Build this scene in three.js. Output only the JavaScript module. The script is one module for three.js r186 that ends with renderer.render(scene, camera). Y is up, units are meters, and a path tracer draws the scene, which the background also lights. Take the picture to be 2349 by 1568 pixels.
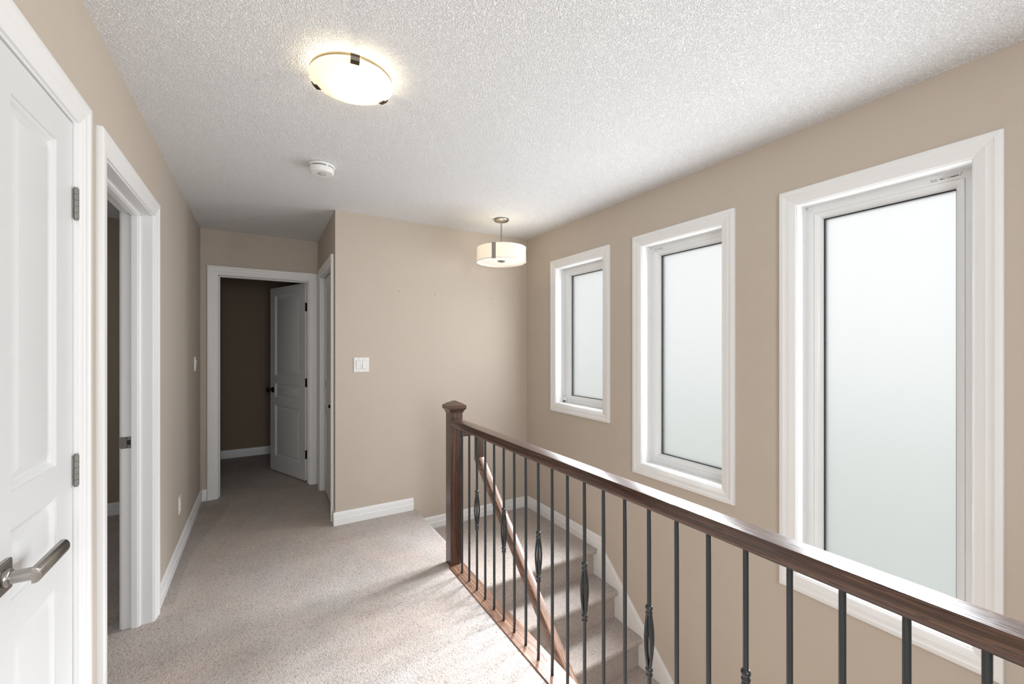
import * as THREE from 'three';
import { RoundedBoxGeometry } from 'three/addons/geometries/RoundedBoxGeometry.js';
import { mergeGeometries, toCreasedNormals } from 'three/addons/utils/BufferGeometryUtils.js';
import { RectAreaLightUniformsLib } from 'three/addons/lights/RectAreaLightUniformsLib.js';

// ---------------------------------------------------------------- camera, sky, daylight, exposure
const scene = new THREE.Scene();
const EYE = 1.3816, YAW = 0.54224;
const camera = new THREE.PerspectiveCamera(2 * Math.atan(784 / 953.57) * 180 / Math.PI, 2349 / 1568, 0.03, 80);
camera.position.set(0, EYE, 0);
camera.lookAt(Math.sin(YAW), EYE, -Math.cos(YAW));
camera.setViewOffset(2349, 1568, 0, -10.7, 2349, 1568);
camera.updateProjectionMatrix();
scene.background = new THREE.Color().setRGB(1.12, 1.12, 1.13);        // even overcast sky
RectAreaLightUniformsLib.init();
const DAY = new THREE.Color().setRGB(0.94, 0.985, 1.04), DAYLIGHT = 6.4, SKYLIGHT = 3.5, SKYWAY = new THREE.Vector3(-0.62, -0.72, 0.28).normalize();
const renderer = new THREE.WebGLRenderer();
renderer.toneMapping = THREE.LinearToneMapping;
renderer.toneMappingExposure = 1.0;
renderer.shadowMap.enabled = true;

// windows in the stairwell wall: [far z, near z, sill y, head y] of the casing's outer edge
const WINDOWS = [[-3.046, -2.305, 0.806, 2.151], [-2.073, -1.337, 0.501, 2.151], [-1.102, -0.361, 0.189, 2.151]];
const WC = 0.073, FRAME = 0.068;                                       // casing width, visible frame width
const XR = 2.254, XGLASS = 2.378;
const panes = WINDOWS.map(([za, zb, ya, yb]) => [za + WC + FRAME, zb - WC - FRAME, ya + WC + FRAME, yb - WC - FRAME]);
panes.forEach(([za, zb, ya, yb], i) => {                               // daylight let in by each frosted pane
  const l = new THREE.RectAreaLight(DAY, DAYLIGHT, zb - za, yb - ya);                   // scattered evenly by the frosting
  l.name = 'window_daylight_' + (i + 1); l.position.set(XR + 0.055, (ya + yb) / 2, (za + zb) / 2);
  l.lookAt(0, l.position.y, l.position.z); scene.add(l);
  const n = Math.round((yb - ya) / 0.38), h = (yb - ya) / n, w = (zb - za) / 2;
  for (let k = 0; k < n; k++) for (const j of [0, 1]) {                                  // brighter share that keeps the slant of the sky beyond
    const p = new THREE.SpotLight(DAY, SKYLIGHT, 0, 0.68, 1);
    p.name = 'window_skylight_' + (i + 1); p.position.set(XR - 0.02, ya + h * (k + 0.5), za + w * (j + 0.5));
    p.target.position.copy(p.position).add(SKYWAY); p.castShadow = true; p.shadow.radius = 4.5;
    scene.add(p, p.target);
  }
});
// two unseen windows added for fill light: side room, and behind the viewer
const FILL_SIDEWIN = [-3.5, -2.5, 0.85, 2.15];  // unseen window, added to brighten the side room
{
  const l = new THREE.RectAreaLight(DAY, 3.2, FILL_SIDEWIN[1] - FILL_SIDEWIN[0] - 0.28, FILL_SIDEWIN[3] - FILL_SIDEWIN[2] - 0.28);
  l.name = 'window_daylight_5'; l.position.set(-2.999, (FILL_SIDEWIN[2] + FILL_SIDEWIN[3]) / 2, (FILL_SIDEWIN[0] + FILL_SIDEWIN[1]) / 2);
  l.lookAt(0, l.position.y, l.position.z); scene.add(l);
}
const FILL_BACKWIN = [-0.30, 0.85, 0.85, 2.15];  // unseen window, added to brighten walls, trim and ceiling of the hall
{
  const l = new THREE.RectAreaLight(DAY, 14.0, FILL_BACKWIN[1] - FILL_BACKWIN[0] - 0.28, FILL_BACKWIN[3] - FILL_BACKWIN[2] - 0.28);
  l.name = 'window_daylight_4'; l.position.set((FILL_BACKWIN[0] + FILL_BACKWIN[1]) / 2, (FILL_BACKWIN[2] + FILL_BACKWIN[3]) / 2, 1.6 - 0.001);
  l.lookAt(l.position.x, l.position.y, 0); scene.add(l);
}

// ---------------------------------------------------------------- noise and textures
function rng(seed) { let s = seed >>> 0; return () => { s = (s + 0x6D2B79F5) | 0; let t = Math.imul(s ^ (s >>> 15), 1 | s); t = (t + Math.imul(t ^ (t >>> 7), 61 | t)) ^ t; return ((t ^ (t >>> 14)) >>> 0) / 4294967296; }; }
function lattice(nx, ny, seed) {                                        // tiling value noise on an nx by ny lattice, u and v in 0..1
  const r = rng(seed), a = new Float32Array(nx * ny).map(() => r());
  return (u, v) => {
    const x = u * nx, y = v * ny, xi = Math.floor(x), yi = Math.floor(y);
    let fx = x - xi, fy = y - yi; fx = fx * fx * (3 - 2 * fx); fy = fy * fy * (3 - 2 * fy);
    const x0 = ((xi % nx) + nx) % nx, x1 = (x0 + 1) % nx, y0 = ((yi % ny) + ny) % ny, y1 = (y0 + 1) % ny;
    return (a[y0 * nx + x0] * (1 - fx) + a[y0 * nx + x1] * fx) * (1 - fy) + (a[y1 * nx + x0] * (1 - fx) + a[y1 * nx + x1] * fx) * fy;
  };
}
const clamp = (x, a = 0, b = 1) => Math.min(b, Math.max(a, x));
const smooth = (a, b, x) => { const t = clamp((x - a) / (b - a)); return t * t * (3 - 2 * t); };
const toS = (c) => 255 * (c <= 0.0031308 ? c * 12.92 : 1.055 * Math.pow(c, 1 / 2.4) - 0.055);
function texture(w, h, tileX, tileY, srgb, fn) {                        // fn(u, v) gives a grey value or a linear colour; tile sizes in metres
  const d = new Uint8Array(w * h * 4);
  for (let y = 0; y < h; y++) for (let x = 0; x < w; x++) {
    const c = fn((x + 0.5) / w, (y + 0.5) / h), k = 4 * (y * w + x);
    for (let j = 0; j < 3; j++) { const q = c.length ? c[j] : c; d[k + j] = clamp(srgb ? toS(clamp(q)) : 255 * q, 0, 255); }
    d[k + 3] = 255;
  }
  const t = new THREE.DataTexture(d, w, h);
  t.wrapS = t.wrapT = THREE.RepeatWrapping; t.magFilter = THREE.LinearFilter; t.minFilter = THREE.LinearMipmapLinearFilter; t.generateMipmaps = true;
  if (srgb) t.colorSpace = THREE.SRGBColorSpace;
  t.repeat.set(1 / tileX, 1 / tileY); t.needsUpdate = true;
  return t;
}
// cut-pile carpet: tufts, soft blotches, and the darker wedge of pile brushed the other way beside the left wall
const CT = 3.2;
const tuft = lattice(880, 880, 11), tuft2 = lattice(420, 420, 12), blot = lattice(26, 26, 13), blot2 = lattice(9, 9, 14), dirt = lattice(60, 60, 15);
const carpetMap = texture(2048, 2048, CT, CT, true, (u, v) => {
  const g = 0.62 * tuft(u, v) + 0.38 * tuft2(u, v), b = 0.5 * blot(u, v) + 0.3 * blot2(u, v) + 0.2 * dirt(u, v);
  let k = 0.82 + 0.36 * g + 0.22 * (b - 0.5);
  if (g < 0.27) k *= 0.8;
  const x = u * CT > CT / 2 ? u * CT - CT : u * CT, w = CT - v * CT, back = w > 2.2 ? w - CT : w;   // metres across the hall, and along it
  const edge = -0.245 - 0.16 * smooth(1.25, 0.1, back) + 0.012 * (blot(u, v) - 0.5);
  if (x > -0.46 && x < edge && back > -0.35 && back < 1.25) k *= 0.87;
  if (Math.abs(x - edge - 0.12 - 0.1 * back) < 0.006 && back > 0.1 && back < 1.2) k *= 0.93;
  const warm = 0.06 * (blot2(v, u) - 0.5) + 0.05 * (blot(v, u) - 0.5);
  return [0.462 * k * (1 + warm), 0.402 * k, 0.363 * k * (1 - warm)];
});
const cb1 = lattice(540, 540, 21), cb2 = lattice(270, 270, 22), cb3 = lattice(40, 40, 23);
const carpetBump = texture(2048, 2048, 2, 2, false, (u, v) => clamp(0.6 * cb1(u, v) + 0.3 * cb2(u, v) + 0.1 * cb3(u, v)));
// stippled ceiling: short worm-like ridges of sprayed plaster
const sa = lattice(150, 150, 31), sb = lattice(150, 150, 32), sc2 = lattice(310, 310, 33), sd = lattice(40, 40, 34);
const stippleAt = (u, v) => {
  const w1 = 1 - Math.abs(2 * sa(u, v) - 1), w2 = 1 - Math.abs(2 * sb(u + 0.137, v + 0.411) - 1);
  return clamp(0.55 * smooth(0.55, 0.95, w1) + 0.35 * smooth(0.6, 0.98, w2) + 0.18 * sc2(u, v) * (0.4 + sd(u, v)));
};
const ceilBump = texture(1024, 1024, 0.62, 0.62, false, stippleAt);
// wall paint: faint roller nap
const wa = lattice(300, 300, 41), wb = lattice(90, 90, 42);
const wallBump = texture(512, 512, 0.6, 0.6, false, (u, v) => 0.6 * wa(u, v) + 0.4 * wb(u, v));
const wm1 = lattice(24, 24, 43), wm2 = lattice(120, 120, 44);
const wallMap = texture(512, 512, 2.2, 2.2, true, (u, v) => { const k = 0.975 + 0.035 * wm1(u, v) + 0.015 * wm2(u, v); return [k, k, k]; });
// stained oak: u across the board, v along the grain
const oa = lattice(70, 5, 51), ob = lattice(190, 14, 52), oc = lattice(300, 60, 53), od = lattice(8, 4, 54), oe = lattice(260, 34, 55);
const oakAt = (u, v) => {
  const warp = 0.05 * (od(u, v) - 0.5), rings = 0.5 + 0.5 * Math.sin(2 * Math.PI * (9 * (u + warp * 3) + 1.6 * od(u + 0.3, v)));
  const pore = smooth(0.66, 0.86, oe(u + warp, v)) * (0.35 + 0.65 * smooth(0.35, 0.75, rings));
  return [0.38 * oa(u + warp, v) + 0.32 * ob(u + warp, v) + 0.16 * oc(u, v) + 0.24 * rings, pore];
};
const oakTone = (dark, light) => texture(1024, 1024, 0.32, 1.1, true, (u, v) => {
  const [g, p] = oakAt(u, v), k = clamp((g - 0.25) / 0.6), d = 1 - 0.72 * p;
  return dark.map((c, i) => (c + (light[i] - c) * k * k) * d);
});
const oakMap = oakTone([0.044, 0.0185, 0.0105], [0.150, 0.072, 0.042]), oakPaleMap = oakTone([0.15, 0.075, 0.045], [0.44, 0.26, 0.175]);
const oakBump = texture(1024, 1024, 0.32, 1.1, false, (u, v) => { const [g, p] = oakAt(u, v); return clamp(0.75 - 0.6 * p + 0.1 * g); });

// ---------------------------------------------------------------- materials
const std = (name, rgb, roughness, more = {}) => { const m = new THREE.MeshPhysicalMaterial({ roughness, ...more }); m.name = name; m.color.setRGB(...rgb); return m; };
const M = {
  wall: std('beige wall paint', [0.56, 0.487, 0.409], 0.75, { map: wallMap, bumpMap: wallBump, bumpScale: 0.0006 }),
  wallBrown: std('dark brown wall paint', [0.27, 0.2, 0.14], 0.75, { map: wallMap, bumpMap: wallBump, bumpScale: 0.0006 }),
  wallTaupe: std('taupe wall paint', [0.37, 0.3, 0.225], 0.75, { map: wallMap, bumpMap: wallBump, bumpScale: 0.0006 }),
  ceiling: std('stippled ceiling plaster', [0.93, 0.93, 0.925], 0.95, { bumpMap: ceilBump, bumpScale: 0.0044 }),
  carpet: std('beige cut pile carpet', [1, 1, 1], 1, { map: carpetMap, bumpMap: carpetBump, bumpScale: 0.0034 }),
  white: std('white trim paint', [0.86, 0.86, 0.85], 0.38),
  door: std('white door paint', [0.75, 0.755, 0.75], 0.42),
  vinyl: std('white window vinyl', [0.8, 0.81, 0.805], 0.35),
  plastic: std('white plastic', [0.84, 0.84, 0.82], 0.35),
  dark: std('dark slot', [0.02, 0.02, 0.02], 0.7),
  gasket: std('black glazing gasket', [0.006, 0.007, 0.008], 0.6),
  oak: std('stained oak', [1, 1, 1], 0.3, { map: oakMap, bumpMap: oakBump, bumpScale: 0.0009, clearcoat: 0.5, clearcoatRoughness: 0.16 }),
  oakPale: std('lighter oak', [1, 1, 1], 0.36, { map: oakPaleMap, bumpMap: oakBump, bumpScale: 0.0009, clearcoat: 0.3, clearcoatRoughness: 0.2 }),  // lighter tone of the oak, on the shoe and raked rail
  iron: std('satin black iron', [0.024, 0.030, 0.034], 0.27, { metalness: 0.25, clearcoat: 0.4, clearcoatRoughness: 0.2 }),
  bronze: std('oil rubbed bronze', [0.02, 0.016, 0.013], 0.4, { metalness: 0.6 }),
  nickel: std('brushed nickel', [0.42, 0.4, 0.375], 0.3, { metalness: 1 }),
  nickelDark: std('dull nickel strike', [0.26, 0.25, 0.23], 0.45, { metalness: 0.9 }),
  glass: std('frosted glass', [0.97, 0.99, 0.985], 0.55, { transmission: 1, thickness: 0.006, ior: 1.5 }),
  paving: std('pale concrete', [0.6, 0.64, 0.61], 1),
  alabaster: std('lit alabaster glass', [0.95, 0.88, 0.74], 1, { transmission: 0.14, thickness: 0, emissive: new THREE.Color().setRGB(1.0, 0.88, 0.68), emissiveIntensity: 0.4 }),
  shade: std('lit fabric shade', [0.93, 0.88, 0.78], 1, { transmission: 0.3, thickness: 0, emissive: new THREE.Color().setRGB(1.0, 0.86, 0.64), emissiveIntensity: 0.28 }),
  diffuser: std('frosted diffuser', [0.93, 0.91, 0.86], 0.9, { transmission: 0.35, thickness: 0, emissive: new THREE.Color().setRGB(1.0, 0.93, 0.82), emissiveIntensity: 0.22 }),
};

// ---------------------------------------------------------------- geometry helpers
const V = (x, y, z) => new THREE.Vector3(x, y, z);
function metricUV(geo, grain = 'y') {                                   // uv in metres: v along the grain axis, u across it
  const g = geo.index ? geo.toNonIndexed() : geo; if (!g.attributes.normal) g.computeVertexNormals();
  const p = g.attributes.position, n = g.attributes.normal, uv = new Float32Array(p.count * 2);
  const rest = 'xyz'.replace(grain, '').split('');
  const get = (a, i, c) => (c === 'x' ? a.getX(i) : c === 'y' ? a.getY(i) : a.getZ(i));
  for (let i = 0; i < p.count; i += 3) {
    const m = {}; for (const c of 'xyz') m[c] = Math.abs(get(n, i, c) + get(n, i + 1, c) + get(n, i + 2, c));
    let cu, cv;
    if (m[grain] >= m[rest[0]] && m[grain] >= m[rest[1]]) [cu, cv] = rest; else { cu = m[rest[0]] > m[rest[1]] ? rest[1] : rest[0]; cv = grain; }
    for (let j = i; j < i + 3; j++) { uv[2 * j] = get(p, j, cu) + (cu === 'y' ? 0.37 : 0); uv[2 * j + 1] = get(p, j, cv); }
  }
  g.setAttribute('uv', new THREE.BufferAttribute(uv, 2));
  return g;
}
function put(name, geo, mat, parent = scene, at) {
  const m = new THREE.Mesh(geo, mat); m.name = name; m.castShadow = m.receiveShadow = true;
  if (at) m.position.set(...at);
  parent.add(m); return m;
}
function group(name, label, category, at = [0, 0, 0], turn = 0) {
  const g = new THREE.Group(); g.name = name; g.position.set(...at); g.rotation.y = turn;
  g.userData = { label, category }; scene.add(g); return g;
}
function setting(o, label) { o.userData = { ...o.userData, kind: 'structure', ...(label ? { label } : {}) }; return o; }
function settingGroup(name, label) { const g = new THREE.Group(); g.name = name; scene.add(g); return setting(g, label); }
const box = (x0, x1, y0, y1, z0, z1, grain = 'y') => metricUV(new THREE.BoxGeometry(x1 - x0, y1 - y0, z1 - z0).translate((x0 + x1) / 2, (y0 + y1) / 2, (z0 + z1) / 2), grain);
const rbox = (x0, x1, y0, y1, z0, z1, r = 0.003, grain = 'y', seg = 2) => metricUV(new RoundedBoxGeometry(x1 - x0, y1 - y0, z1 - z0, seg, r).translate((x0 + x1) / 2, (y0 + y1) / 2, (z0 + z1) / 2), grain);
function shape(points, holes = []) {
  const s = new THREE.Shape(points.map(([a, b]) => new THREE.Vector2(a, b)));
  for (const h of holes) s.holes.push(new THREE.Path(h.map(([a, b]) => new THREE.Vector2(a, b))));
  return s;
}
const rect = (a0, a1, b0, b1) => [[a0, b0], [a1, b0], [a1, b1], [a0, b1]];
const extrude = (s, depth, o = {}) => new THREE.ExtrudeGeometry(s, { depth, bevelEnabled: false, ...o });
const alongX = (pts, x0, x1, holes = [], o) => metricUV(extrude(shape(pts.map(([z, y]) => [-z, y]), holes.map((h) => h.map(([z, y]) => [-z, y]))), x1 - x0, o).rotateY(Math.PI / 2).translate(x0, 0, 0)); // points (z, y)
const alongZ = (pts, z0, z1, holes = [], o) => metricUV(extrude(shape(pts, holes), z1 - z0, o).translate(0, 0, z0)); // points (x, y)
const alongY = (pts, y0, y1, holes = [], o) => metricUV(extrude(shape(pts.map(([x, z]) => [x, -z]), holes.map((h) => h.map(([x, z]) => [x, -z]))), y1 - y0, o).rotateX(-Math.PI / 2).translate(0, y0, 0), 'z'); // points (x, z)
function loft(profile, endA, endB, crease = 0.55) {                     // profile [s, t] swept from endA(s, t) to endB(s, t), closed at both ends
  const A = profile.map(([s, t]) => endA(s, t)), B = profile.map(([s, t]) => endB(s, t)), n = profile.length, tri = [];
  for (let i = 0; i < n; i++) { const j = (i + 1) % n; tri.push([A[i], A[j], B[j]], [A[i], B[j], B[i]]); }
  for (const f of THREE.ShapeUtils.triangulateShape(profile.map(([s, t]) => new THREE.Vector2(s, t)), [])) { tri.push([A[f[2]], A[f[1]], A[f[0]]]); tri.push([B[f[0]], B[f[1]], B[f[2]]]); }
  let vol = 0; for (const [a, b, c] of tri) vol += a.dot(b.clone().cross(c));
  const g = new THREE.BufferGeometry(), pos = [];
  for (const t of tri) for (const p of (vol < 0 ? [t[0], t[2], t[1]] : t)) pos.push(p.x, p.y, p.z);
  g.setAttribute('position', new THREE.Float32BufferAttribute(pos, 3));
  g.computeVertexNormals();
  return metricUV(toCreasedNormals(g, crease));
}
function lathe(points, seg = 40) { return new THREE.LatheGeometry(points.map(([r, y]) => new THREE.Vector2(r, y)), seg); }
// a moulded rectangular surround on a plane: P(a, b, t) maps along, up and out of the plane
const CASING = [[0, 0], [0, 0.0085], [0.004, 0.0105], [0.026, 0.0115], [0.030, 0.0140], [0.036, 0.0132], [0.050, 0.0158], [0.054, 0.0185], [0.070, 0.0190], [0.0735, 0.0175], [0.075, 0.0150], [0.075, 0]];
function surround(parent, name, mat, P, [a0, a1, b0, b1], profile, bottom, floorB) {
  const k = profile;
  const low = (s) => (bottom ? b0 - s : floorB);
  put(name, loft(k, (s, t) => P(a0 - s, low(s), t), (s, t) => P(a0 - s, b1 + s - 0.0005, t)), mat, parent);
  put(name, loft(k, (s, t) => P(a1 + s, low(s), t), (s, t) => P(a1 + s, b1 + s - 0.0005, t)), mat, parent);
  put(name, loft(k, (s, t) => P(a0 - s, b1 + s, t), (s, t) => P(a1 + s, b1 + s, t)), mat, parent);
  if (bottom) put(name, loft(k, (s, t) => P(a0 - s, b0 - s, t), (s, t) => P(a1 + s, b0 - s, t)), mat, parent);
}
function ring(P, [a0, a1, b0, b1], profile) {                           // the same, as one geometry; s runs inwards from the rectangle
  const k = profile, e = [];
  e.push(loft(k, (s, t) => P(a0 + s, b0 + s, t), (s, t) => P(a0 + s, b1 - s, t)));
  e.push(loft(k, (s, t) => P(a1 - s, b0 + s, t), (s, t) => P(a1 - s, b1 - s, t)));
  e.push(loft(k, (s, t) => P(a0 + s, b1 - s, t), (s, t) => P(a1 - s, b1 - s, t)));
  e.push(loft(k, (s, t) => P(a0 + s, b0 + s, t), (s, t) => P(a1 - s, b0 + s, t)));
  return mergeGeometries(e);
}

// ---------------------------------------------------------------- the shell
const XL = -0.469, XC = 0.488, ZF = -3.458, ZD = -4.619, TOP = 2.44, WT = 0.115, ZB = 1.6, LOW = -2.73, XE = 1.10;
const LAND = -0.195, RISE = 0.21125, RUN = 0.228, ZR0 = -2.475, STEPS = 12;
const D1 = [-1.703, -1.243], D2 = [-2.718, -1.97], DH = 2.035, D3 = [-0.338, 0.408], D4 = [-4.36, -3.635];

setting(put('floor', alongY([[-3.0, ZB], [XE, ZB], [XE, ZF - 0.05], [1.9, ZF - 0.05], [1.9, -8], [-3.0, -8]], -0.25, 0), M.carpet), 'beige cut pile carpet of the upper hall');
setting(put('ceiling', box(-3.2, 2.5, TOP, TOP + 0.15, -8.1, ZB + 0.12, 'z'), M.ceiling), 'white stippled plaster ceiling');
const hole = (d) => rect(d[0], d[1], -0.01, DH + 0.012);
setting(put('wall_left', alongX([[ZB, 0], [D1[1] + 0.02, 0], [D1[1] + 0.02, DH + 0.02], [D1[0] - 0.02, DH + 0.02], [D1[0] - 0.02, 0], [D2[1] + 0.02, 0], [D2[1] + 0.02, DH + 0.02], [D2[0] - 0.02, DH + 0.02], [D2[0] - 0.02, 0], [ZD, 0], [ZD, TOP], [ZB, TOP]], XL - WT, XL), M.wall), 'beige wall with two white doorways');
setting(put('wall_right', alongX(rect(ZB + 0.1, -8, LOW - 0.25, TOP), XR, XR + 0.16, WINDOWS.map(([a, b, c, d]) => rect(a + WC - 0.008, b - WC + 0.008, c + WC - 0.008, d - WC + 0.008))), M.wall), 'beige stairwell wall with three tall windows');
setting(put('wall_far', alongZ(rect(XC, XR, LOW - 0.25, TOP), ZF - WT, ZF), M.wall), 'beige wall beyond the stair landing');
setting(put('wall_closet', alongX([[ZF - WT, 0], [D4[1] + 0.02, 0], [D4[1] + 0.02, DH + 0.02], [D4[0] - 0.02, DH + 0.02], [D4[0] - 0.02, 0], [ZD, 0], [ZD, TOP], [ZF - WT, TOP]], XC, XC + WT), M.wall), 'short beige wall holding the closet door');
setting(put('wall_end', alongZ([[XL - WT, 0], [D3[0] - 0.02, 0], [D3[0] - 0.02, DH + 0.02], [D3[1] + 0.02, DH + 0.02], [D3[1] + 0.02, 0], [1.9, 0], [1.9, TOP], [XL - WT, TOP]], ZD - WT, ZD), M.wall), 'beige wall at the end of the hall');
setting(put('wall_back', alongZ(rect(-3.0, XR, LOW - 0.25, TOP), ZB, ZB + 0.16, [rect(FILL_BACKWIN[0] + WC - 0.008, FILL_BACKWIN[1] - WC + 0.008, FILL_BACKWIN[2] + WC - 0.008, FILL_BACKWIN[3] - WC + 0.008)]), M.wall), 'beige wall behind the viewer with a window added for fill light');
setting(put('wall_stair', box(XE - 0.12, XE, LOW - 0.25, -0.25, ZF, ZB), M.wall), 'beige wall under the upper hall beside the stairs');
setting(put('floor_lower', box(XE - 0.12, XR, LOW - 0.25, LOW, -0.4, ZB, 'z'), M.carpet), 'carpet at the foot of the stairs');
// rooms beyond the open doorways
setting(put('wall_side_room', alongX(rect(ZB, -8, 0, TOP), -3.16, -3.0, [rect(FILL_SIDEWIN[0] + WC - 0.008, FILL_SIDEWIN[1] - WC + 0.008, FILL_SIDEWIN[2] + WC - 0.008, FILL_SIDEWIN[3] - WC + 0.008)]), M.wall), 'far side wall of the dim rooms');
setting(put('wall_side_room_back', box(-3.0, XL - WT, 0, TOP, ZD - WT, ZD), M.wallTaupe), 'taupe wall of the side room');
setting(put('wall_side_room_front', box(-3.0, XL - WT, 0, TOP, -0.9, -0.8), M.wall), 'front wall of the dim side room');
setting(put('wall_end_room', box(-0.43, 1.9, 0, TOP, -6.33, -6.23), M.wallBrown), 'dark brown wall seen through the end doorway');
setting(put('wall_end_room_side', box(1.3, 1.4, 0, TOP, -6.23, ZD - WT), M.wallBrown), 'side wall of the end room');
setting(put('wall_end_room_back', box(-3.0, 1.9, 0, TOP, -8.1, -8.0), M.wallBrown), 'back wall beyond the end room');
setting(put('wall_closet_back', box(1.2, 1.3, 0, TOP, ZD, ZF - WT), M.wall), 'back of the hall closet');
setting(put('wall_linen_back', box(-1.15, -1.1, 0, TOP, -1.85, -0.9), M.wall), 'back of the linen closet');
setting(put('wall_linen_side', box(-1.1, XL - WT, 0, TOP, -1.85, -1.80), M.wall), 'side of the linen closet');
setting(put('ground', box(XR + 0.16, 40, -3.3, -3.1, -40, 40, 'z'), M.paving), 'pale paving outside below the windows');

// baseboards: a stepped board, s up, t out
const BASE = [[0, 0], [0, 0.0135], [0.050, 0.0135], [0.054, 0.0105], [0.060, 0.0100], [0.082, 0.0085], [0.094, 0.0060], [0.098, 0.0040], [0.100, 0]];
const baseboard = (name, label, P, a0, a1) => setting(put(name, loft(BASE, (s, t) => P(a0, s, t), (s, t) => P(a1, s, t)), M.white), label);
const onL = (a, b, t) => V(XL + t, b, a), onF = (a, b, t) => V(a, b, ZF + t), onR = (a, b, t) => V(XR - t, b, a), onD = (a, b, t) => V(a, b, ZD + t), onC = (a, b, t) => V(XC - t, b, a);
baseboard('baseboard_left', 'white baseboard along the left wall', onL, ZD, D2[0] - 0.083);
baseboard('baseboard_left_between', 'short white baseboard between the two doorways', onL, D2[1] + 0.083, D1[0] - 0.083);
baseboard('baseboard_left_near', 'white baseboard beside the viewer', onL, D1[1] + 0.083, ZB);
baseboard('baseboard_end', 'stub of white baseboard beside the end doorway', onD, XL + 0.013, D3[0] - 0.083);
baseboard('baseboard_far', 'white baseboard on the far wall above the step', onF, XC - 0.013, 1.104);
baseboard('baseboard_corner', 'white baseboard return beside the closet', onC, ZF, D4[1] + 0.081);
baseboard('baseboard_landing', 'white baseboard on the far wall of the landing', (a, b, t) => onF(a, b + LAND, t), XE, XR - 0.004);
baseboard('baseboard_right', 'white baseboard under the first window on the landing', (a, b, t) => onR(a, b * 1.06 + LAND, t), ZF + 0.004, -2.393);
baseboard('baseboard_end_room', 'white baseboard inside the end room', (a, b, t) => V(a, b, -6.23 + t), -0.43, 1.3);
baseboard('baseboard_side_room', 'white baseboard inside the side room', onD, -3.0, XL - WT);

// ---------------------------------------------------------------- windows
const JAMB = 0.005;
const windowLabels = ['smallest white framed frosted window over the landing', 'middle white framed frosted window over the stairs', 'tallest white framed frosted window nearest the viewer', 'unseen white framed frosted window added behind the viewer for fill light', 'unseen white framed frosted window added to brighten the side room'];
[...WINDOWS, FILL_BACKWIN, FILL_SIDEWIN].forEach(([za, zb, ya, yb], i) => {  // the last two are out of view, added for their light
  const g = settingGroup('window_' + (i + 1), windowLabels[i]);
  const a0 = za + WC, a1 = zb - WC, b0 = ya + WC, b1 = yb - WC, k = WC / 0.075;
  const X = i < 3 ? (a, b, t) => V(XR + t, b, a) : i < 4 ? (a, b, t) => V(a, b, 1.6 + t) : (a, b, t) => V(-3.0 - t, b, a);   // t runs outwards, through the wall
  surround(g, 'casing', M.white, (a, b, t) => X(a, b, -t), [a0, a1, b0, b1], CASING.map(([s, t]) => [s * k, t]), true);
  const r = [a0 + JAMB, a1 - JAMB, b0 + JAMB, b1 - JAMB];
  put('jamb', ring(X, r, [[0, -0.003], [0, 0.15], [-0.013, 0.15], [-0.013, -0.003]]), M.white, g);
  put('frame', ring(X, r, [[0, 0.086], [0.034, 0.086], [0.036, 0.088], [0.036, 0.15], [0, 0.15]]), M.vinyl, g);
  put('sash', ring(X, r, [[0.036, 0.083], [0.039, 0.080], [0.041, 0.0805], [0.058, 0.092], [0.062, 0.098], [FRAME - JAMB, 0.120], [FRAME - JAMB, 0.15], [0.036, 0.15]]), M.vinyl, g);
  put('gasket', ring(X, r, [[0.055, 0.1195], [FRAME - JAMB + 0.0045, 0.1195], [FRAME - JAMB + 0.0045, 0.123], [0.055, 0.123]]), M.gasket, g);
  const [pa, pb, pc, pd] = [a0 + FRAME, a1 - FRAME, b0 + FRAME, b1 - FRAME];
  put('frosted_pane', i < 3 ? box(XGLASS, XGLASS + 0.006, pc - 0.006, pd + 0.006, pa - 0.006, pb + 0.006) : i < 4 ? box(pa - 0.006, pb + 0.006, pc - 0.006, pd + 0.006, 1.6 + 0.124, 1.6 + 0.13) : box(-3.13, -3.124, pc - 0.006, pd + 0.006, pa - 0.006, pb + 0.006), M.glass, g);
  put('spacer', ring(X, [pa - 0.004, pb + 0.004, pc - 0.004, pd + 0.004], [[0, 0.131], [0.006, 0.131], [0.006, 0.15], [0, 0.15]]), M.gasket, g);
  if (i === 0) {                                                       // operator of the opening window
    const c = put('crank', rbox(2.322, 2.343, b0 + 0.022, b0 + 0.055, a0 + 0.008, a0 + 0.042, 0.006), M.plastic, g);
    put('crank_arm', rbox(2.325, 2.335, b0 + 0.008, b0 + 0.02, a0 + 0.004, a0 + 0.014, 0.002), M.dark, c);
  }
  if (i < 3) put('keyhole', new THREE.SphereGeometry(0.0018, 10, 8), M.dark, g, [XR + 0.0855, b1 - JAMB - 0.003, a0 + JAMB + 0.002]);
});

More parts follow.
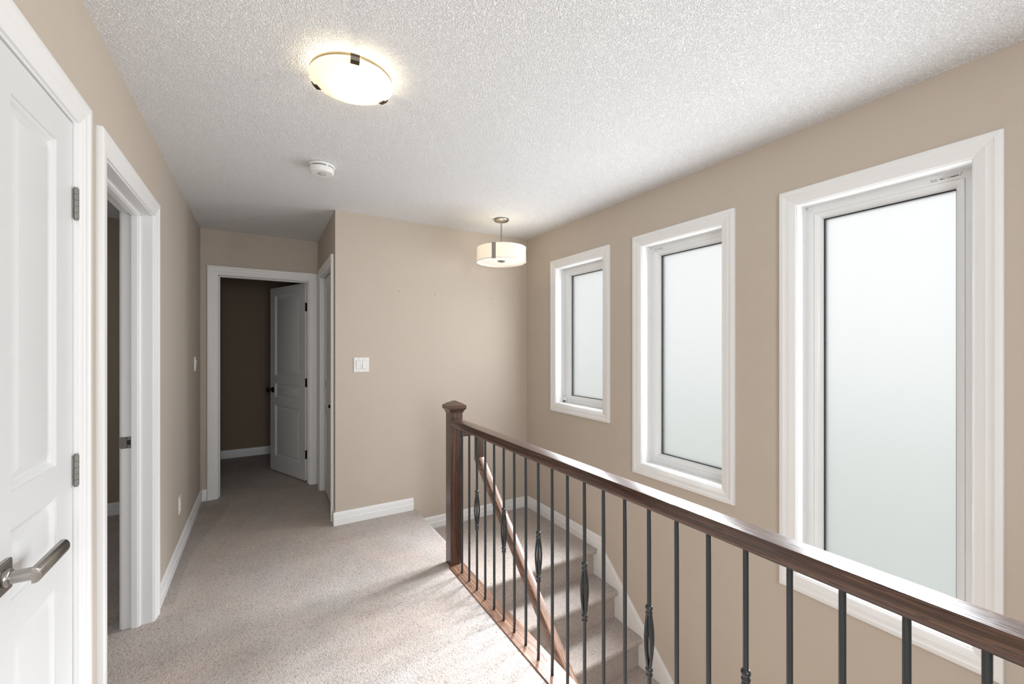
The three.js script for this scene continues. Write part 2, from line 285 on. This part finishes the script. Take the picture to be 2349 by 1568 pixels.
// stamped print on the window frames
function stamp(parent, lines, z0, z1, y, h) {
  const c = document.createElement('canvas'); c.width = 512; c.height = 96;
  const x = c.getContext('2d'); x.clearRect(0, 0, 512, 96); x.fillStyle = '#2a2b29'; lines(x);
  const t = new THREE.CanvasTexture(c); t.colorSpace = THREE.SRGBColorSpace;
  const m = std('stamped print', [1, 1, 1], 0.4, { map: t, transparent: true });
  const p = new THREE.PlaneGeometry(z1 - z0, h); p.rotateY(-Math.PI / 2); // faces into the hall
  put('stamped_print', p, m, parent, [XR + 0.0855, y, (z0 + z1) / 2]);
}
const dashes = (x, x0, x1, y, h, seed, fill = 0.75) => { const r = rng(seed); for (let p = x0; p < x1;) { const w = 4 + 9 * r(); if (r() < fill) x.fillRect(p, y + 2 * r(), w, h * (0.6 + 0.4 * r())); p += w + 3; } };
const printLong = (x) => { dashes(x, 8, 120, 34, 12, 1, 0.95); x.fillRect(8, 66, 110, 8); dashes(x, 150, 440, 22, 5, 2, 0.8); dashes(x, 150, 290, 48, 26, 3, 0.7); dashes(x, 310, 480, 48, 24, 4, 0.9); x.beginPath(); x.arc(482, 22, 9, 0, 7); x.fill(); };
const printShort = (x) => { dashes(x, 10, 130, 30, 16, 5, 0.95); x.fillRect(14, 72, 110, 6); dashes(x, 170, 470, 18, 12, 6, 0.8); dashes(x, 170, 300, 58, 24, 7, 0.85); dashes(x, 330, 480, 58, 24, 8, 0.9); };
{
  const W = (n) => scene.getObjectByName('window_' + n);
  const top = 2.151 - WC - JAMB;
  stamp(W(3), printLong, -0.573, -0.478, top - 0.017, 0.02);
  stamp(W(2), printShort, -1.965, -1.89, top - 0.017, 0.018);
  stamp(W(1), printShort, -2.475, -2.41, top - 0.017, 0.018);
}

// ---------------------------------------------------------------- doors
const PANEL = [[0, 0], [0.0015, -0.0040], [0.006, -0.0055], [0.0085, -0.0058], [0.0165, -0.0125], [0.0225, -0.0130], [0.0235, -0.0115], [0.044, -0.0035], [0.047, -0.0032]];
function panelDoor(parent, W, H, T, stile, rows, mat, at, turn) {        // slab along +x from its hinge edge, faces in +z and -z
  const g = new THREE.Group(); g.name = 'slab'; parent.add(g); g.position.set(...at); g.rotation.y = turn;
  const holes = rows.map(([b0, b1]) => rect(stile, W - stile, b0, b1)), geos = [];
  for (const s of [1, -1]) {
    const f = new THREE.ShapeGeometry(shape(rect(0, W, 0, H), holes)).toNonIndexed(); if (s < 0) f.rotateY(Math.PI).translate(W, 0, 0); f.translate(0, 0, s * T / 2); geos.push(f);
  }
  const e = extrude(shape(rect(0, W, 0, H)), T * 0.999).translate(0, 0, -T * 0.4995), p = e.attributes.position, n = e.attributes.normal, keep = [];
  for (let i = 0; i < p.count; i += 3) if (Math.abs(n.getZ(i)) < 0.5) for (let j = i; j < i + 3; j++) keep.push(p.getX(j), p.getY(j), p.getZ(j));
  const ed = new THREE.BufferGeometry(); ed.setAttribute('position', new THREE.Float32BufferAttribute(keep, 3)); ed.computeVertexNormals();
  const slim = (q) => { for (const k of Object.keys(q.attributes)) if (!['position', 'normal'].includes(k)) q.deleteAttribute(k); return q; };
  put('stiles_and_rails', metricUV(mergeGeometries([...geos, ed].map(slim))), mat, g);
  for (const [b0, b1] of rows) {
    const pos = [];
    for (const s of [1, -1]) {
      const at2 = (i) => { const [o, d] = PANEL[i], z = s * (T / 2 + d); return [V(stile + o, b0 + o, z), V(W - stile - o, b0 + o, z), V(W - stile - o, b1 - o, z), V(stile + o, b1 - o, z)]; };
      const quad = (a, b, c, d) => { for (const q of s > 0 ? [a, b, c, a, c, d] : [a, c, b, a, d, c]) pos.push(q.x, q.y, q.z); };
      for (let i = 0; i + 1 < PANEL.length; i++) { const A = at2(i), B = at2(i + 1); for (let k = 0; k < 4; k++) quad(A[k], A[(k + 1) % 4], B[(k + 1) % 4], B[k]); }
      quad(...at2(PANEL.length - 1));
    }
    const q = new THREE.BufferGeometry(); q.setAttribute('position', new THREE.Float32BufferAttribute(pos, 3)); q.computeVertexNormals();
    put('panel', metricUV(toCreasedNormals(q, 0.4)), mat, g);
  }
  return g;
}
const ROWS = [[0.165, 0.725], [0.81, 0.968], [1.05, 1.93]];
function doorFrame(g, P, [a0, a1], depth, stopT, sides) {                  // jambs with stops, and casings on the given sides; t runs out of the wall face
  const J = 0.018, top = DH;
  for (const [a, s] of [[a0, -1], [a1, 1]]) put('jamb', loft([[0, 0.001], [J, 0.001], [J, -depth - 0.001], [0, -depth - 0.001]], (u, t) => P(a + s * u, 0, t), (u, t) => P(a + s * u, top + J, t)), M.white, g);
  put('head_jamb', loft([[0, 0.001], [J, 0.001], [J, -depth - 0.001], [0, -depth - 0.001]], (u, t) => P(a0, top + u, t), (u, t) => P(a1, top + u, t)), M.white, g);
  if (stopT) {
    const [s0, s1] = stopT, S = [[0, s0], [0.006, s0], [0.009, s0 - 0.003], [0.0095, s0 - 0.008], [0.0115, s0 - 0.011], [0.0115, s1], [0, s1]];
    for (const [a, s] of [[a0, 1], [a1, -1]]) put('door_stop', loft(S, (u, t) => P(a + s * u, 0, t), (u, t) => P(a + s * u, top, t)), M.white, g);
    put('door_stop', loft(S, (u, t) => P(a0, top - u, t), (u, t) => P(a1, top - u, t)), M.white, g);
  }
  for (const [f, q] of sides) surround(g, 'casing', M.white, (a, b, t) => P(a, b, f ? -depth - t : t), [a0 - 0.006, a1 + 0.006, 0, top + 0.006], q || CASING, false, 0);
}
function hinge(parent, mat, at, turn = 0) {                              // five knuckles on a pin with two leaves
  const h = new THREE.Group(); h.name = 'hinge'; parent.add(h); h.position.set(...at); h.rotation.y = turn;
  for (let i = 0; i < 5; i++) put('knuckle', new THREE.CylinderGeometry(0.0066, 0.0066, 0.0158, 18), mat, h, [0, (i - 2) * 0.0178, 0]);
  put('pin', new THREE.CylinderGeometry(0.0045, 0.0045, 0.096, 14), mat, h);
  for (const i of [-1.5, 0.5]) put('leaf', rbox(-0.012, -0.001, i * 0.0178 - 0.0078, i * 0.0178 + 0.0078, -0.0075, -0.0055, 0.0005), M.dark, h);
  return h;
}
// the near closet door with lever handle, opening into the hall
{
  const g = settingGroup('door_1', 'white three panel closet door with a brushed nickel lever');
  doorFrame(g, onL, D1, WT, [-0.05, -0.075], [[false]]);
  const W = D1[1] - D1[0] - 0.006;
  const slab = panelDoor(g, W, DH - 0.013, 0.035, 0.108, ROWS.map(([a, b]) => [a, b]), M.door, [XL - 0.0215, 0.01, D1[0] + 0.003], -Math.PI / 2);
  for (const y of [0.22, 1.02, 1.80]) hinge(g, M.nickelDark, [XL + 0.0035, y, D1[0] + 0.001], 0);
  // slab local: x along -> +z world, z -> towards -x? the hall face is the one at local -z
  const face = XL - 0.004, lz = -1.302, ly = 0.893;
  const h = new THREE.Group(); h.name = 'lever_handle'; g.add(h); h.position.set(face, ly, lz);
  put('rosette', rbox(0, 0.010, -0.0335, 0.0335, -0.0335, 0.0335, 0.004, 'y', 3), M.nickel, h);
  put('collar', lathe([[0.0001, 0], [0.0185, 0], [0.0185, 0.004], [0.0165, 0.006], [0.0165, 0.009], [0.0001, 0.009]], 36).rotateZ(-Math.PI / 2), M.nickel, h, [0.010, 0, 0]);
  put('stem', new THREE.CylinderGeometry(0.0135, 0.0135, 0.045, 32).rotateZ(-Math.PI / 2), M.nickel, h, [0.0375, 0, 0]);
  const d = []; for (let i = 0; i <= 16; i++) { const a = -Math.PI / 2 + Math.PI * i / 16; d.push([0.0105 * Math.cos(a), 0.0155 * Math.sin(a)]); }
  d.push([-0.003, 0.0155], [-0.003, -0.0155]);
  put('lever', toCreasedNormals(extrude(shape(d), 0.152, { bevelEnabled: true, bevelSize: 0.0015, bevelThickness: 0.0015, bevelSegments: 2 }).rotateZ(0).translate(0.057, 0, -0.138), 0.5), M.nickel, h);
}
// doorway to the side room: door swung away inside, strike plate on the far jamb
{
  const g = settingGroup('door_2', 'white doorway into the dim side room');
  doorFrame(g, onL, D2, WT, [-0.045, -0.078], [[false], [true]]);
  const s = new THREE.Group(); s.name = 'strike_plate'; g.add(s); s.position.set(XL - 0.0965, 0.912, D2[0] + 0.0008);
  put('plate', rbox(-0.0225, 0.0165, -0.0285, 0.0285, 0, 0.0016, 0.0007), M.nickelDark, s);
  put('lip', rbox(-0.0285, -0.0215, -0.024, 0.024, -0.006, 0.0016, 0.0007), M.nickelDark, s);
  put('latch_hole', box(0.0, 0.0145, -0.012, 0.012, 0.0014, 0.0019), M.dark, s);
  put('screw', new THREE.CylinderGeometry(0.003, 0.003, 0.0009, 14).rotateX(Math.PI / 2), M.dark, s, [0.001, 0.0205, 0.0018]);
  put('screw', new THREE.CylinderGeometry(0.003, 0.003, 0.0009, 14).rotateX(Math.PI / 2), M.dark, s, [0.001, -0.0205, 0.0018]);
  panelDoor(g, 0.742, DH - 0.013, 0.035, 0.115, ROWS, M.door, [XL - WT - 0.012, 0.01, D2[1] - 0.004], Math.PI);
}
// doorway at the end of the hall with the door standing open inwards
{
  const g = settingGroup('door_3', 'white three panel door standing open at the end of the hall');
  doorFrame(g, onD, D3, WT, [-0.045, -0.078], [[false], [true]]);
  const turn = Math.PI - Math.atan2(-0.918, -0.397) - Math.PI;         // heading from the hinge into the room
  const slab = panelDoor(g, 0.742, DH - 0.015, 0.035, 0.112, ROWS, M.door, [D3[1] - 0.012, 0.012, ZD - WT - 0.002], turn);
  for (const y of [0.265, 1.0, 1.775]) put('hinge', rbox(-0.0025, 0.0012, y - 0.044, y + 0.044, -0.0165, 0.0165, 0.001), M.bronze, slab);
  for (const y of [0.277, 1.012, 1.787]) hinge(g, M.bronze, [D3[1] - 0.003, y, ZD - WT - 0.006]);
  for (const s of [1, -1]) {
    const k = new THREE.Group(); k.name = 'knob'; slab.add(k); k.position.set(0.682, 0.89, s * 0.0175); k.rotation.x = s * Math.PI / 2;
    put('rose', lathe([[0.0001, 0], [0.032, 0], [0.032, 0.004], [0.026, 0.009], [0.0001, 0.009]], 32), M.bronze, k);
    put('grip', lathe([[0.011, 0.008], [0.011, 0.028], [0.024, 0.036], [0.028, 0.048], [0.024, 0.06], [0.012, 0.066], [0.0001, 0.067]], 32), M.bronze, k);
  }
}
// folding closet door in the short wall
{
  const g = settingGroup('door_4', 'white folding closet door with a tiny dark knob');
  doorFrame(g, onC, D4, WT, null, [[false]]);
  const W = (D4[1] - D4[0] - 0.008) / 2;
  for (let i = 0; i < 2; i++) panelDoor(g, W - 0.003, DH - 0.03, 0.03, 0.07, ROWS, M.door, [XC + 0.045, 0.018, D4[0] + 0.004 + i * W], -Math.PI / 2);
  put('knob', lathe([[0.006, 0], [0.006, 0.012], [0.014, 0.018], [0.016, 0.024], [0.012, 0.03], [0.0001, 0.031]], 24).rotateZ(Math.PI / 2), M.bronze, g, [XC + 0.030, 0.872, -3.84]);
}

// ---------------------------------------------------------------- stairs
{
  const g = group('staircase', 'beige carpeted stairs descending from the landing beside the windows', 'stairs');
  for (let k = 0; k < STEPS; k++) {
    const y = LAND - RISE * k, zf = ZR0 + RUN * k, zb = k ? zf - RUN - 0.004 : ZF + 0.001, yb = y - RISE;
    const p = [[zb, y]];
    for (let i = 0; i <= 8; i++) { const a = Math.PI / 2 - Math.PI * i / 8; p.push([zf + 0.019 + 0.022 * Math.cos(a), y - 0.022 + 0.022 * Math.sin(a)]); }
    p.push([zf + 0.006, y - 0.050], [zf, y - 0.062], [zf, yb - 0.005], [zb, yb - 0.005]);
    put(k ? 'step' : 'landing', metricUV(toCreasedNormals(alongX(p, XE + 0.001, XR - 0.0135), 0.7), 'z'), M.carpet, g);
  }
}
{                                                                      // rolled carpet edge of the step down to the landing
  const p = [[XE, 0.0]];
  for (let i = 0; i <= 8; i++) { const a = Math.PI / 2 - Math.PI * i / 8; p.push([XE + 0.012 + 0.02 * Math.cos(a), -0.02 + 0.02 * Math.sin(a)]); }
  p.push([XE + 0.004, -0.046], [XE, -0.055]);
  setting(put('floor_nosing', metricUV(toCreasedNormals(alongZ(p, ZF, -2.515), 0.7), 'z'), M.carpet), 'rounded carpet edge of the step to the landing');
}
{                                                                      // skirt board following the stairs down the window wall
  const g = settingGroup('trim_1', 'white skirt board raking down beside the stairs');
  const top = (z) => -0.202 - 0.9265 * (z + 2.341), ze = 0.45;
  const p = [[-2.49, LAND - 0.06], [-2.46, LAND - 0.02], [-2.42, -0.192], [-2.39, -0.187], [-2.365, -0.189], [-2.341, -0.202], [ze, top(ze)], [ze, top(ze) - 0.5], [-2.49, -0.62]];
  put('board', alongX(p, XR - 0.013, XR - 0.0005), M.white, g);
  const m = [[-2.415, -0.192], [-2.39, -0.187], [-2.365, -0.189], [-2.341, -0.202], [ze, top(ze)], [ze, top(ze) - 0.062], [-2.36, -0.244], [-2.385, -0.228], [-2.405, -0.21]];
  put('moulding', alongX(m.map(([z, y]) => [z, y - 0.0]), XR - 0.017, XR - 0.0128), M.white, g);
  const m2 = [[-2.36, -0.196], [-2.341, -0.208], [ze, top(ze) - 0.006], [ze, top(ze) - 0.03], [-2.35, -0.222]];
  put('bead', alongX(m2, XR - 0.0195, XR - 0.0165), M.white, g);
}

// ---------------------------------------------------------------- guard rail
const XB = 1.045, ZB1 = -2.322, SP = 0.1017, RAILTOP = 0.925, RAILLOW = 0.878;
{
  const g = group('guard_railing', 'dark oak guard railing with black iron balusters above the stairs', 'railing');
  const n = new THREE.Group(); n.name = 'newel_post'; g.add(n); n.position.set(1.057, 0, -2.4715);
  const c = 0.0415, e = 0.005;
  put('post', metricUV(extrude(shape([[-c, -c + e], [-c + e, -c], [c - e, -c], [c, -c + e], [c, c - e], [c - e, c], [-c + e, c], [-c, c - e]]), 0.976).rotateX(-Math.PI / 2), 'y'), M.oak, n);
  const sq = (r, y) => [[-r, y, -r], [r, y, -r], [r, y, r], [-r, y, r]];
  const lv = [[0.0415, 0.962], [0.0455, 0.966], [0.0465, 0.974], [0.0555, 0.984], [0.0585, 0.990], [0.0585, 1.006], [0.0565, 1.011], [0.046, 1.016], [0.043, 1.020], [0.006, 1.037]].map(([r, y]) => sq(r, y)), pos = [];
  for (let i = 0; i + 1 < lv.length; i++) for (let k = 0; k < 4; k++) { const a = lv[i][k], b = lv[i][(k + 1) % 4], q = lv[i + 1][(k + 1) % 4], d = lv[i + 1][k]; pos.push(...a, ...q, ...b, ...a, ...d, ...q); }
  const tp = lv[lv.length - 1]; pos.push(...tp[0], ...tp[2], ...tp[1], ...tp[0], ...tp[3], ...tp[2]);
  const cg = new THREE.BufferGeometry(); cg.setAttribute('position', new THREE.Float32BufferAttribute(pos, 3)); cg.computeVertexNormals();
  put('cap', metricUV(cg, 'x'), M.oak, n);
  // handrail: rounded top, fillet below
  const x0 = 1.017, x1 = 1.086, s = new THREE.Shape();
  s.moveTo(x0 + 0.008, RAILLOW); s.lineTo(x1 - 0.008, RAILLOW); s.quadraticCurveTo(x1, RAILLOW + 0.004, x1, RAILLOW + 0.016); s.lineTo(x1, RAILTOP - 0.007); s.quadraticCurveTo(x1, RAILTOP, x1 - 0.007, RAILTOP);
  s.lineTo(x0 + 0.0045, RAILTOP); s.quadraticCurveTo(x0, RAILTOP, x0, RAILTOP - 0.0045); s.lineTo(x0, RAILLOW + 0.016); s.quadraticCurveTo(x0, RAILLOW + 0.004, x0 + 0.008, RAILLOW);
  const zr = -2.4305, rail = extrude(s, ZB - zr, { curveSegments: 8 }).translate(0, 0, zr);
  put('handrail', metricUV(toCreasedNormals(rail, 0.6), 'z'), M.oak, g);
  put('shoe_rail', rbox(1.004, 1.105, -0.03, 0.006, zr, ZB - 0.001, 0.003, 'z'), M.oakPale, g);
  // balusters: every third one carries a basket
  const H = RAILLOW + 0.004, plain = new THREE.CylinderGeometry(0.0067, 0.0067, H, 20).translate(0, H / 2, 0);
  const yl = 0.357, yh = 0.551;
  const lowBar = new THREE.CylinderGeometry(0.0067, 0.0067, yl, 20).translate(0, yl / 2, 0), highBar = new THREE.CylinderGeometry(0.0067, 0.0067, H - yh, 20).translate(0, (H + yh) / 2, 0);
  const collar = lathe([[0.0066, -0.015], [0.0095, -0.0145], [0.0112, -0.011], [0.0112, -0.008], [0.0092, -0.005], [0.0092, 0.001], [0.0116, 0.004], [0.0116, 0.009], [0.0095, 0.0135], [0.0066, 0.0145]], 24);
  const wires = [0, 1, 2, 3].map((k) => {
    const pts = []; for (let i = 0; i <= 20; i++) { const t = i / 20, r = 0.0034 + 0.0090 * Math.pow(Math.sin(Math.PI * t), 1.15), a = 0.45 + k * Math.PI / 2 + 0.5 * (t - 0.5); pts.push(V(r * Math.cos(a), yl + (yh - yl) * t, r * Math.sin(a))); }
    return new THREE.TubeGeometry(new THREE.CatmullRomCurve3(pts), 30, 0.0046, 10);
  });
  for (let i = 0; ZB1 + SP * i < ZB - 0.06; i++) {
    const at = [XB, 0.004, ZB1 + SP * i];
    if (i % 3 !== 2) { put('baluster', plain, M.iron, g, at); continue; }
    const b = new THREE.Group(); b.name = 'basket_baluster'; g.add(b); b.position.set(...at);
    put('bar', lowBar, M.iron, b); put('bar', highBar, M.iron, b);
    put('collar', collar, M.iron, b, [0, yl, 0]); put('collar', collar, M.iron, b, [0, yh, 0]);
    for (const w of wires) put('basket_wire', w, M.iron, b);
  }
}
// handrail of the stairs: short level piece from the newel, a vertical drop, then the rake
{
  const g = new THREE.Group(); g.name = 'stair_handrail'; g.userData = { label: 'handrail raking down beside the stairs' }; scene.getObjectByName('guard_railing').add(g);
  const x0 = 1.211, x1 = 1.253, za = -2.498, zb = -2.438, yd = 0.655;
  put('level_piece', rbox(1.0988, x1, 0.806, 0.846, za, zb, 0.005, 'x'), M.oak, g);
  put('drop_piece', rbox(x0, x1, yd, 0.846, za, zb, 0.004, 'y'), M.oak, g);
  const sl = 0.875, ze = 0.25, th = 0.052, yt = 0.655, y = (z) => yt - sl * (z + 2.432);
  const p = [[za, yt - 0.005], [za + 0.012, yt], [-2.432, yt], [ze, y(ze)], [ze, y(ze) - th * 1.33], [-2.455, yt - th * 1.1], [za, yt - 0.02]];
  put('raked_rail', metricUV(toCreasedNormals(alongX(p, x0 + 0.003, x1 - 0.003, [], { bevelEnabled: true, bevelSize: 0.003, bevelThickness: 0.003, bevelSegments: 2 }), 0.5), 'z'), M.oakPale, g);
  for (const z of [-1.0, -0.05]) {
    const pl = lathe([[0.0001, 0], [0.03, 0], [0.03, 0.004], [0.0001, 0.006]], 28).rotateZ(-Math.PI / 2).translate(XE, -0.03, 0);
    const arm = new THREE.TubeGeometry(new THREE.CatmullRomCurve3([V(XE, -0.03, 0), V(XE + 0.08, -0.03, 0), V(1.232, -0.01, 0), V(1.232, 0.022, 0)]), 24, 0.007, 10);
    put('bracket', mergeGeometries([pl, arm]), M.bronze, g, [0, y(z) - 0.075, z]);
  }
}

// ---------------------------------------------------------------- lamps and small fittings
function lampLight(name, color, intensity, at, r) {
  const l = new THREE.PointLight(color, intensity); l.name = name; l.position.set(...at); l.castShadow = true; l.shadow.radius = r; scene.add(l); return l;
}
const WARM = new THREE.Color().setRGB(1.0, 0.84, 0.62);
{
  const C = [0.300, TOP, -1.695];
  const g = group('flush_ceiling_light', 'round alabaster glass ceiling light with three bronze clips, lit', 'ceiling light', C);
  const brass = std('brass toned metal', [0.62, 0.5, 0.3], 0.35, { metalness: 0.85 });
  put('pan', lathe([[0.0001, 0], [0.060, 0], [0.066, -0.004], [0.066, -0.012], [0.0001, -0.013]], 48), M.plastic, g);
  put('rim_ring', lathe([[0.1465, -0.0235], [0.1500, -0.0235], [0.1510, -0.0290], [0.1495, -0.0345], [0.1465, -0.0345], [0.1465, -0.0235]], 96), brass, g);
  const pr = []; for (let i = 0; i <= 24; i++) { const t = i / 24; pr.push([Math.max(0.134 * t, 0.0001), -0.094 + 0.047 * t * t]); }
  pr.push([0.141, -0.0440], [0.150, -0.0405], [0.1525, -0.0375], [0.150, -0.0345], [0.140, -0.0375]);
  put('glass_dish', lathe(pr, 72), M.alabaster, g);
  for (const a of [1.68, 1.68 + 2 * Math.PI / 3, 1.68 + 4 * Math.PI / 3]) {
    const k = new THREE.Group(); k.name = 'clip'; g.add(k); k.rotation.y = -a;
    put('clip_body', loft([[0.143, -0.018], [0.154, -0.027], [0.157, -0.037], [0.152, -0.0475], [0.134, -0.0510], [0.134, -0.0480], [0.149, -0.0445], [0.153, -0.037], [0.150, -0.030], [0.140, -0.0215]], (s, t) => V(s, t, -0.015), (s, t) => V(s, t, 0.015)), std('bronze clip', [0.09, 0.07, 0.05], 0.4, { metalness: 0.7 }), k);
    put('arm', rbox(0.05, 0.146, -0.0215, -0.0185, -0.004, 0.004, 0.001), brass, k);
  }
  lampLight('flush_lamp', WARM, 0.13, [C[0], TOP - 0.052, C[2]], 1.5);
}
{
  const C = [1.709, TOP, -3.009], R = 0.204, y1 = -0.240, y0 = -0.358;
  const g = group('pendant_light', 'drum shade pendant lamp on a nickel rod, lit', 'pendant lamp', C);
  put('canopy', lathe([[0.0001, 0], [0.064, 0], [0.064, -0.006], [0.058, -0.016], [0.03, -0.024], [0.012, -0.028], [0.0001, -0.028]], 48), M.nickel, g);
  put('rod', new THREE.CylinderGeometry(0.0058, 0.0058, 0.33, 16), M.nickel, g, [0, -0.19, 0]);
  put('shade', lathe([[R, y0], [R, y1]], 96), M.shade, g);
  for (const y of [y0, y1]) put('shade_trim', new THREE.TorusGeometry(R, 0.003, 10, 96).rotateX(Math.PI / 2), std('shade trim', [0.86, 0.83, 0.76], 0.6), g, [0, y, 0]);
  put('diffuser', new THREE.CylinderGeometry(R - 0.006, R - 0.006, 0.004, 72), M.diffuser, g, [0, y0 + 0.014, 0]);
  put('finial', lathe([[0.0001, -0.014], [0.012, -0.012], [0.03, -0.006], [0.035, 0], [0.0001, 0.001]], 40), M.nickel, g, [0, y0 + 0.012, 0]);
  const face = Math.atan2(-C[0], -C[2]) ;                              // towards the hall
  for (let i = 0; i < 3; i++) {
    const a = face - 0.29 + i * 2 * Math.PI / 3, k = new THREE.Group(); k.name = 'strap'; g.add(k); k.rotation.y = a;
    put('strap_bar', rbox(-0.0165, 0.0165, y0 - 0.004, y1 + 0.002, R + 0.001, R + 0.005, 0.001), M.nickel, k);
    put('strap_foot', rbox(-0.0165, 0.0165, y0 - 0.006, y0 - 0.003, R - 0.006, R + 0.005, 0.001), M.nickel, k);
    put('spoke', rbox(-0.004, 0.004, y1 - 0.006, y1 - 0.001, 0.005, R, 0.001), M.nickel, k);
  }
  lampLight('pendant_lamp', WARM, 0.075, [C[0], TOP + (y0 + y1) / 2 + 0.01, C[2]], 2);
}
{
  const g = group('smoke_detector', 'round white smoke detector on the stippled ceiling', 'smoke detector', [0.302, TOP, -2.655]);
  put('base', lathe([[0.0001, 0], [0.070, 0], [0.072, -0.004], [0.071, -0.011], [0.066, -0.013], [0.0001, -0.013]], 56), M.plastic, g);
  put('vent', lathe([[0.056, -0.012], [0.056, -0.020]], 48), M.dark, g);
  for (let i = 0; i < 4; i++) { const a = 0.35 + i * Math.PI / 2; put('vent_rib', box(-0.006, 0.006, -0.0205, -0.0115, 0.054, 0.064).rotateY(a), M.plastic, g); }
  put('cover', lathe([[0.0001, -0.050], [0.030, -0.050], [0.056, -0.0495], [0.061, -0.0475], [0.064, -0.043], [0.0665, -0.026], [0.0665, -0.020], [0.065, -0.0185], [0.0001, -0.0185]], 56), M.plastic, g);
  put('test_button', lathe([[0.0001, -0.0535], [0.014, -0.053], [0.0185, -0.051], [0.0195, -0.049]], 32), std('button', [0.62, 0.62, 0.6], 0.3), g, [0.0, 0, 0.0]);
  put('button_ring', new THREE.TorusGeometry(0.0205, 0.0012, 8, 40).rotateX(Math.PI / 2), M.dark, g, [0, -0.0498, 0]);
  put('indicator', new THREE.SphereGeometry(0.0018, 10, 8), M.dark, g, [-0.028, -0.0498, -0.01]);
}
function plate(g, w, h) { put('plate', rbox(-w / 2, w / 2, -h / 2, h / 2, 0, 0.0065, 0.0025, 'y', 3), M.plastic, g); }
function paddle(g, x, tilt) {
  put('paddle_frame', box(x - 0.0175, x + 0.0175, -0.0345, 0.0345, 0.0063, 0.0069), std('recess', [0.5, 0.5, 0.49], 0.6), g);
  const p = put('paddle', rbox(-0.0155, 0.0155, -0.0325, 0.0325, -0.003, 0.003, 0.0012), M.plastic, g, [x, 0, 0.0075]); p.rotation.x = tilt; p.rotation.y = 0;
  for (const y of [-0.048, 0.048]) put('screw', new THREE.CylinderGeometry(0.0028, 0.0028, 0.001, 14).rotateX(Math.PI / 2), std('screw head', [0.55, 0.55, 0.53], 0.5), g, [x, y, 0.0066]);
}
{
  const g = group('light_switch', 'white double rocker switch on the far wall', 'light switch', [0.681, 1.238, ZF]);
  plate(g, 0.116, 0.116); paddle(g, -0.0235, 0.07); paddle(g, 0.0235, -0.07);
}
{
  const g = group('light_switch_001', 'white single rocker switch on the left wall beside the end doorway', 'light switch', [XL, 1.240, -4.255], Math.PI / 2);
  plate(g, 0.072, 0.116); paddle(g, 0, 0.07);
}
{
  const g = group('wall_outlet', 'white electrical outlet low on the left wall above the baseboard', 'outlet', [XL, 0.333, -3.51], Math.PI / 2);
  plate(g, 0.072, 0.116);
  put('socket_face', rbox(-0.0165, 0.0165, -0.0335, 0.0335, 0.004, 0.0085, 0.002), M.plastic, g);
  for (const y of [0.016, -0.016]) {
    for (const x of [-0.0062, 0.0062]) put('slot', box(x - 0.001, x + 0.001, y - 0.0035, y + 0.0045, 0.0083, 0.0088), M.dark, g);
    put('slot', new THREE.CylinderGeometry(0.0022, 0.0022, 0.0005, 12).rotateX(Math.PI / 2), M.dark, g, [0, y - 0.009, 0.0086]);
  }
}
// nail holes left in the paint
[[0.981, 1.842, 'nail hole in the far wall, nearest the hall corner'], [1.295, 1.837, 'nail hole in the middle of the far wall'], [1.855, 1.837, 'nail hole in the far wall below the pendant lamp']].forEach(([x, y, label], i) => {
  const n = group(i ? 'nail_hole_00' + i : 'nail_hole', label, 'nail hole', [x, y, ZF]);
  put('rim', new THREE.TorusGeometry(0.0042, 0.0016, 8, 18), std('torn plaster', [0.5, 0.4, 0.3], 0.9), n, [0, 0, 0.0004]);
  put('pit', new THREE.CircleGeometry(0.0038, 16), std('plaster pit', [0.2, 0.15, 0.11], 1), n, [0, 0, 0.0008]);
});

renderer.render(scene, camera);
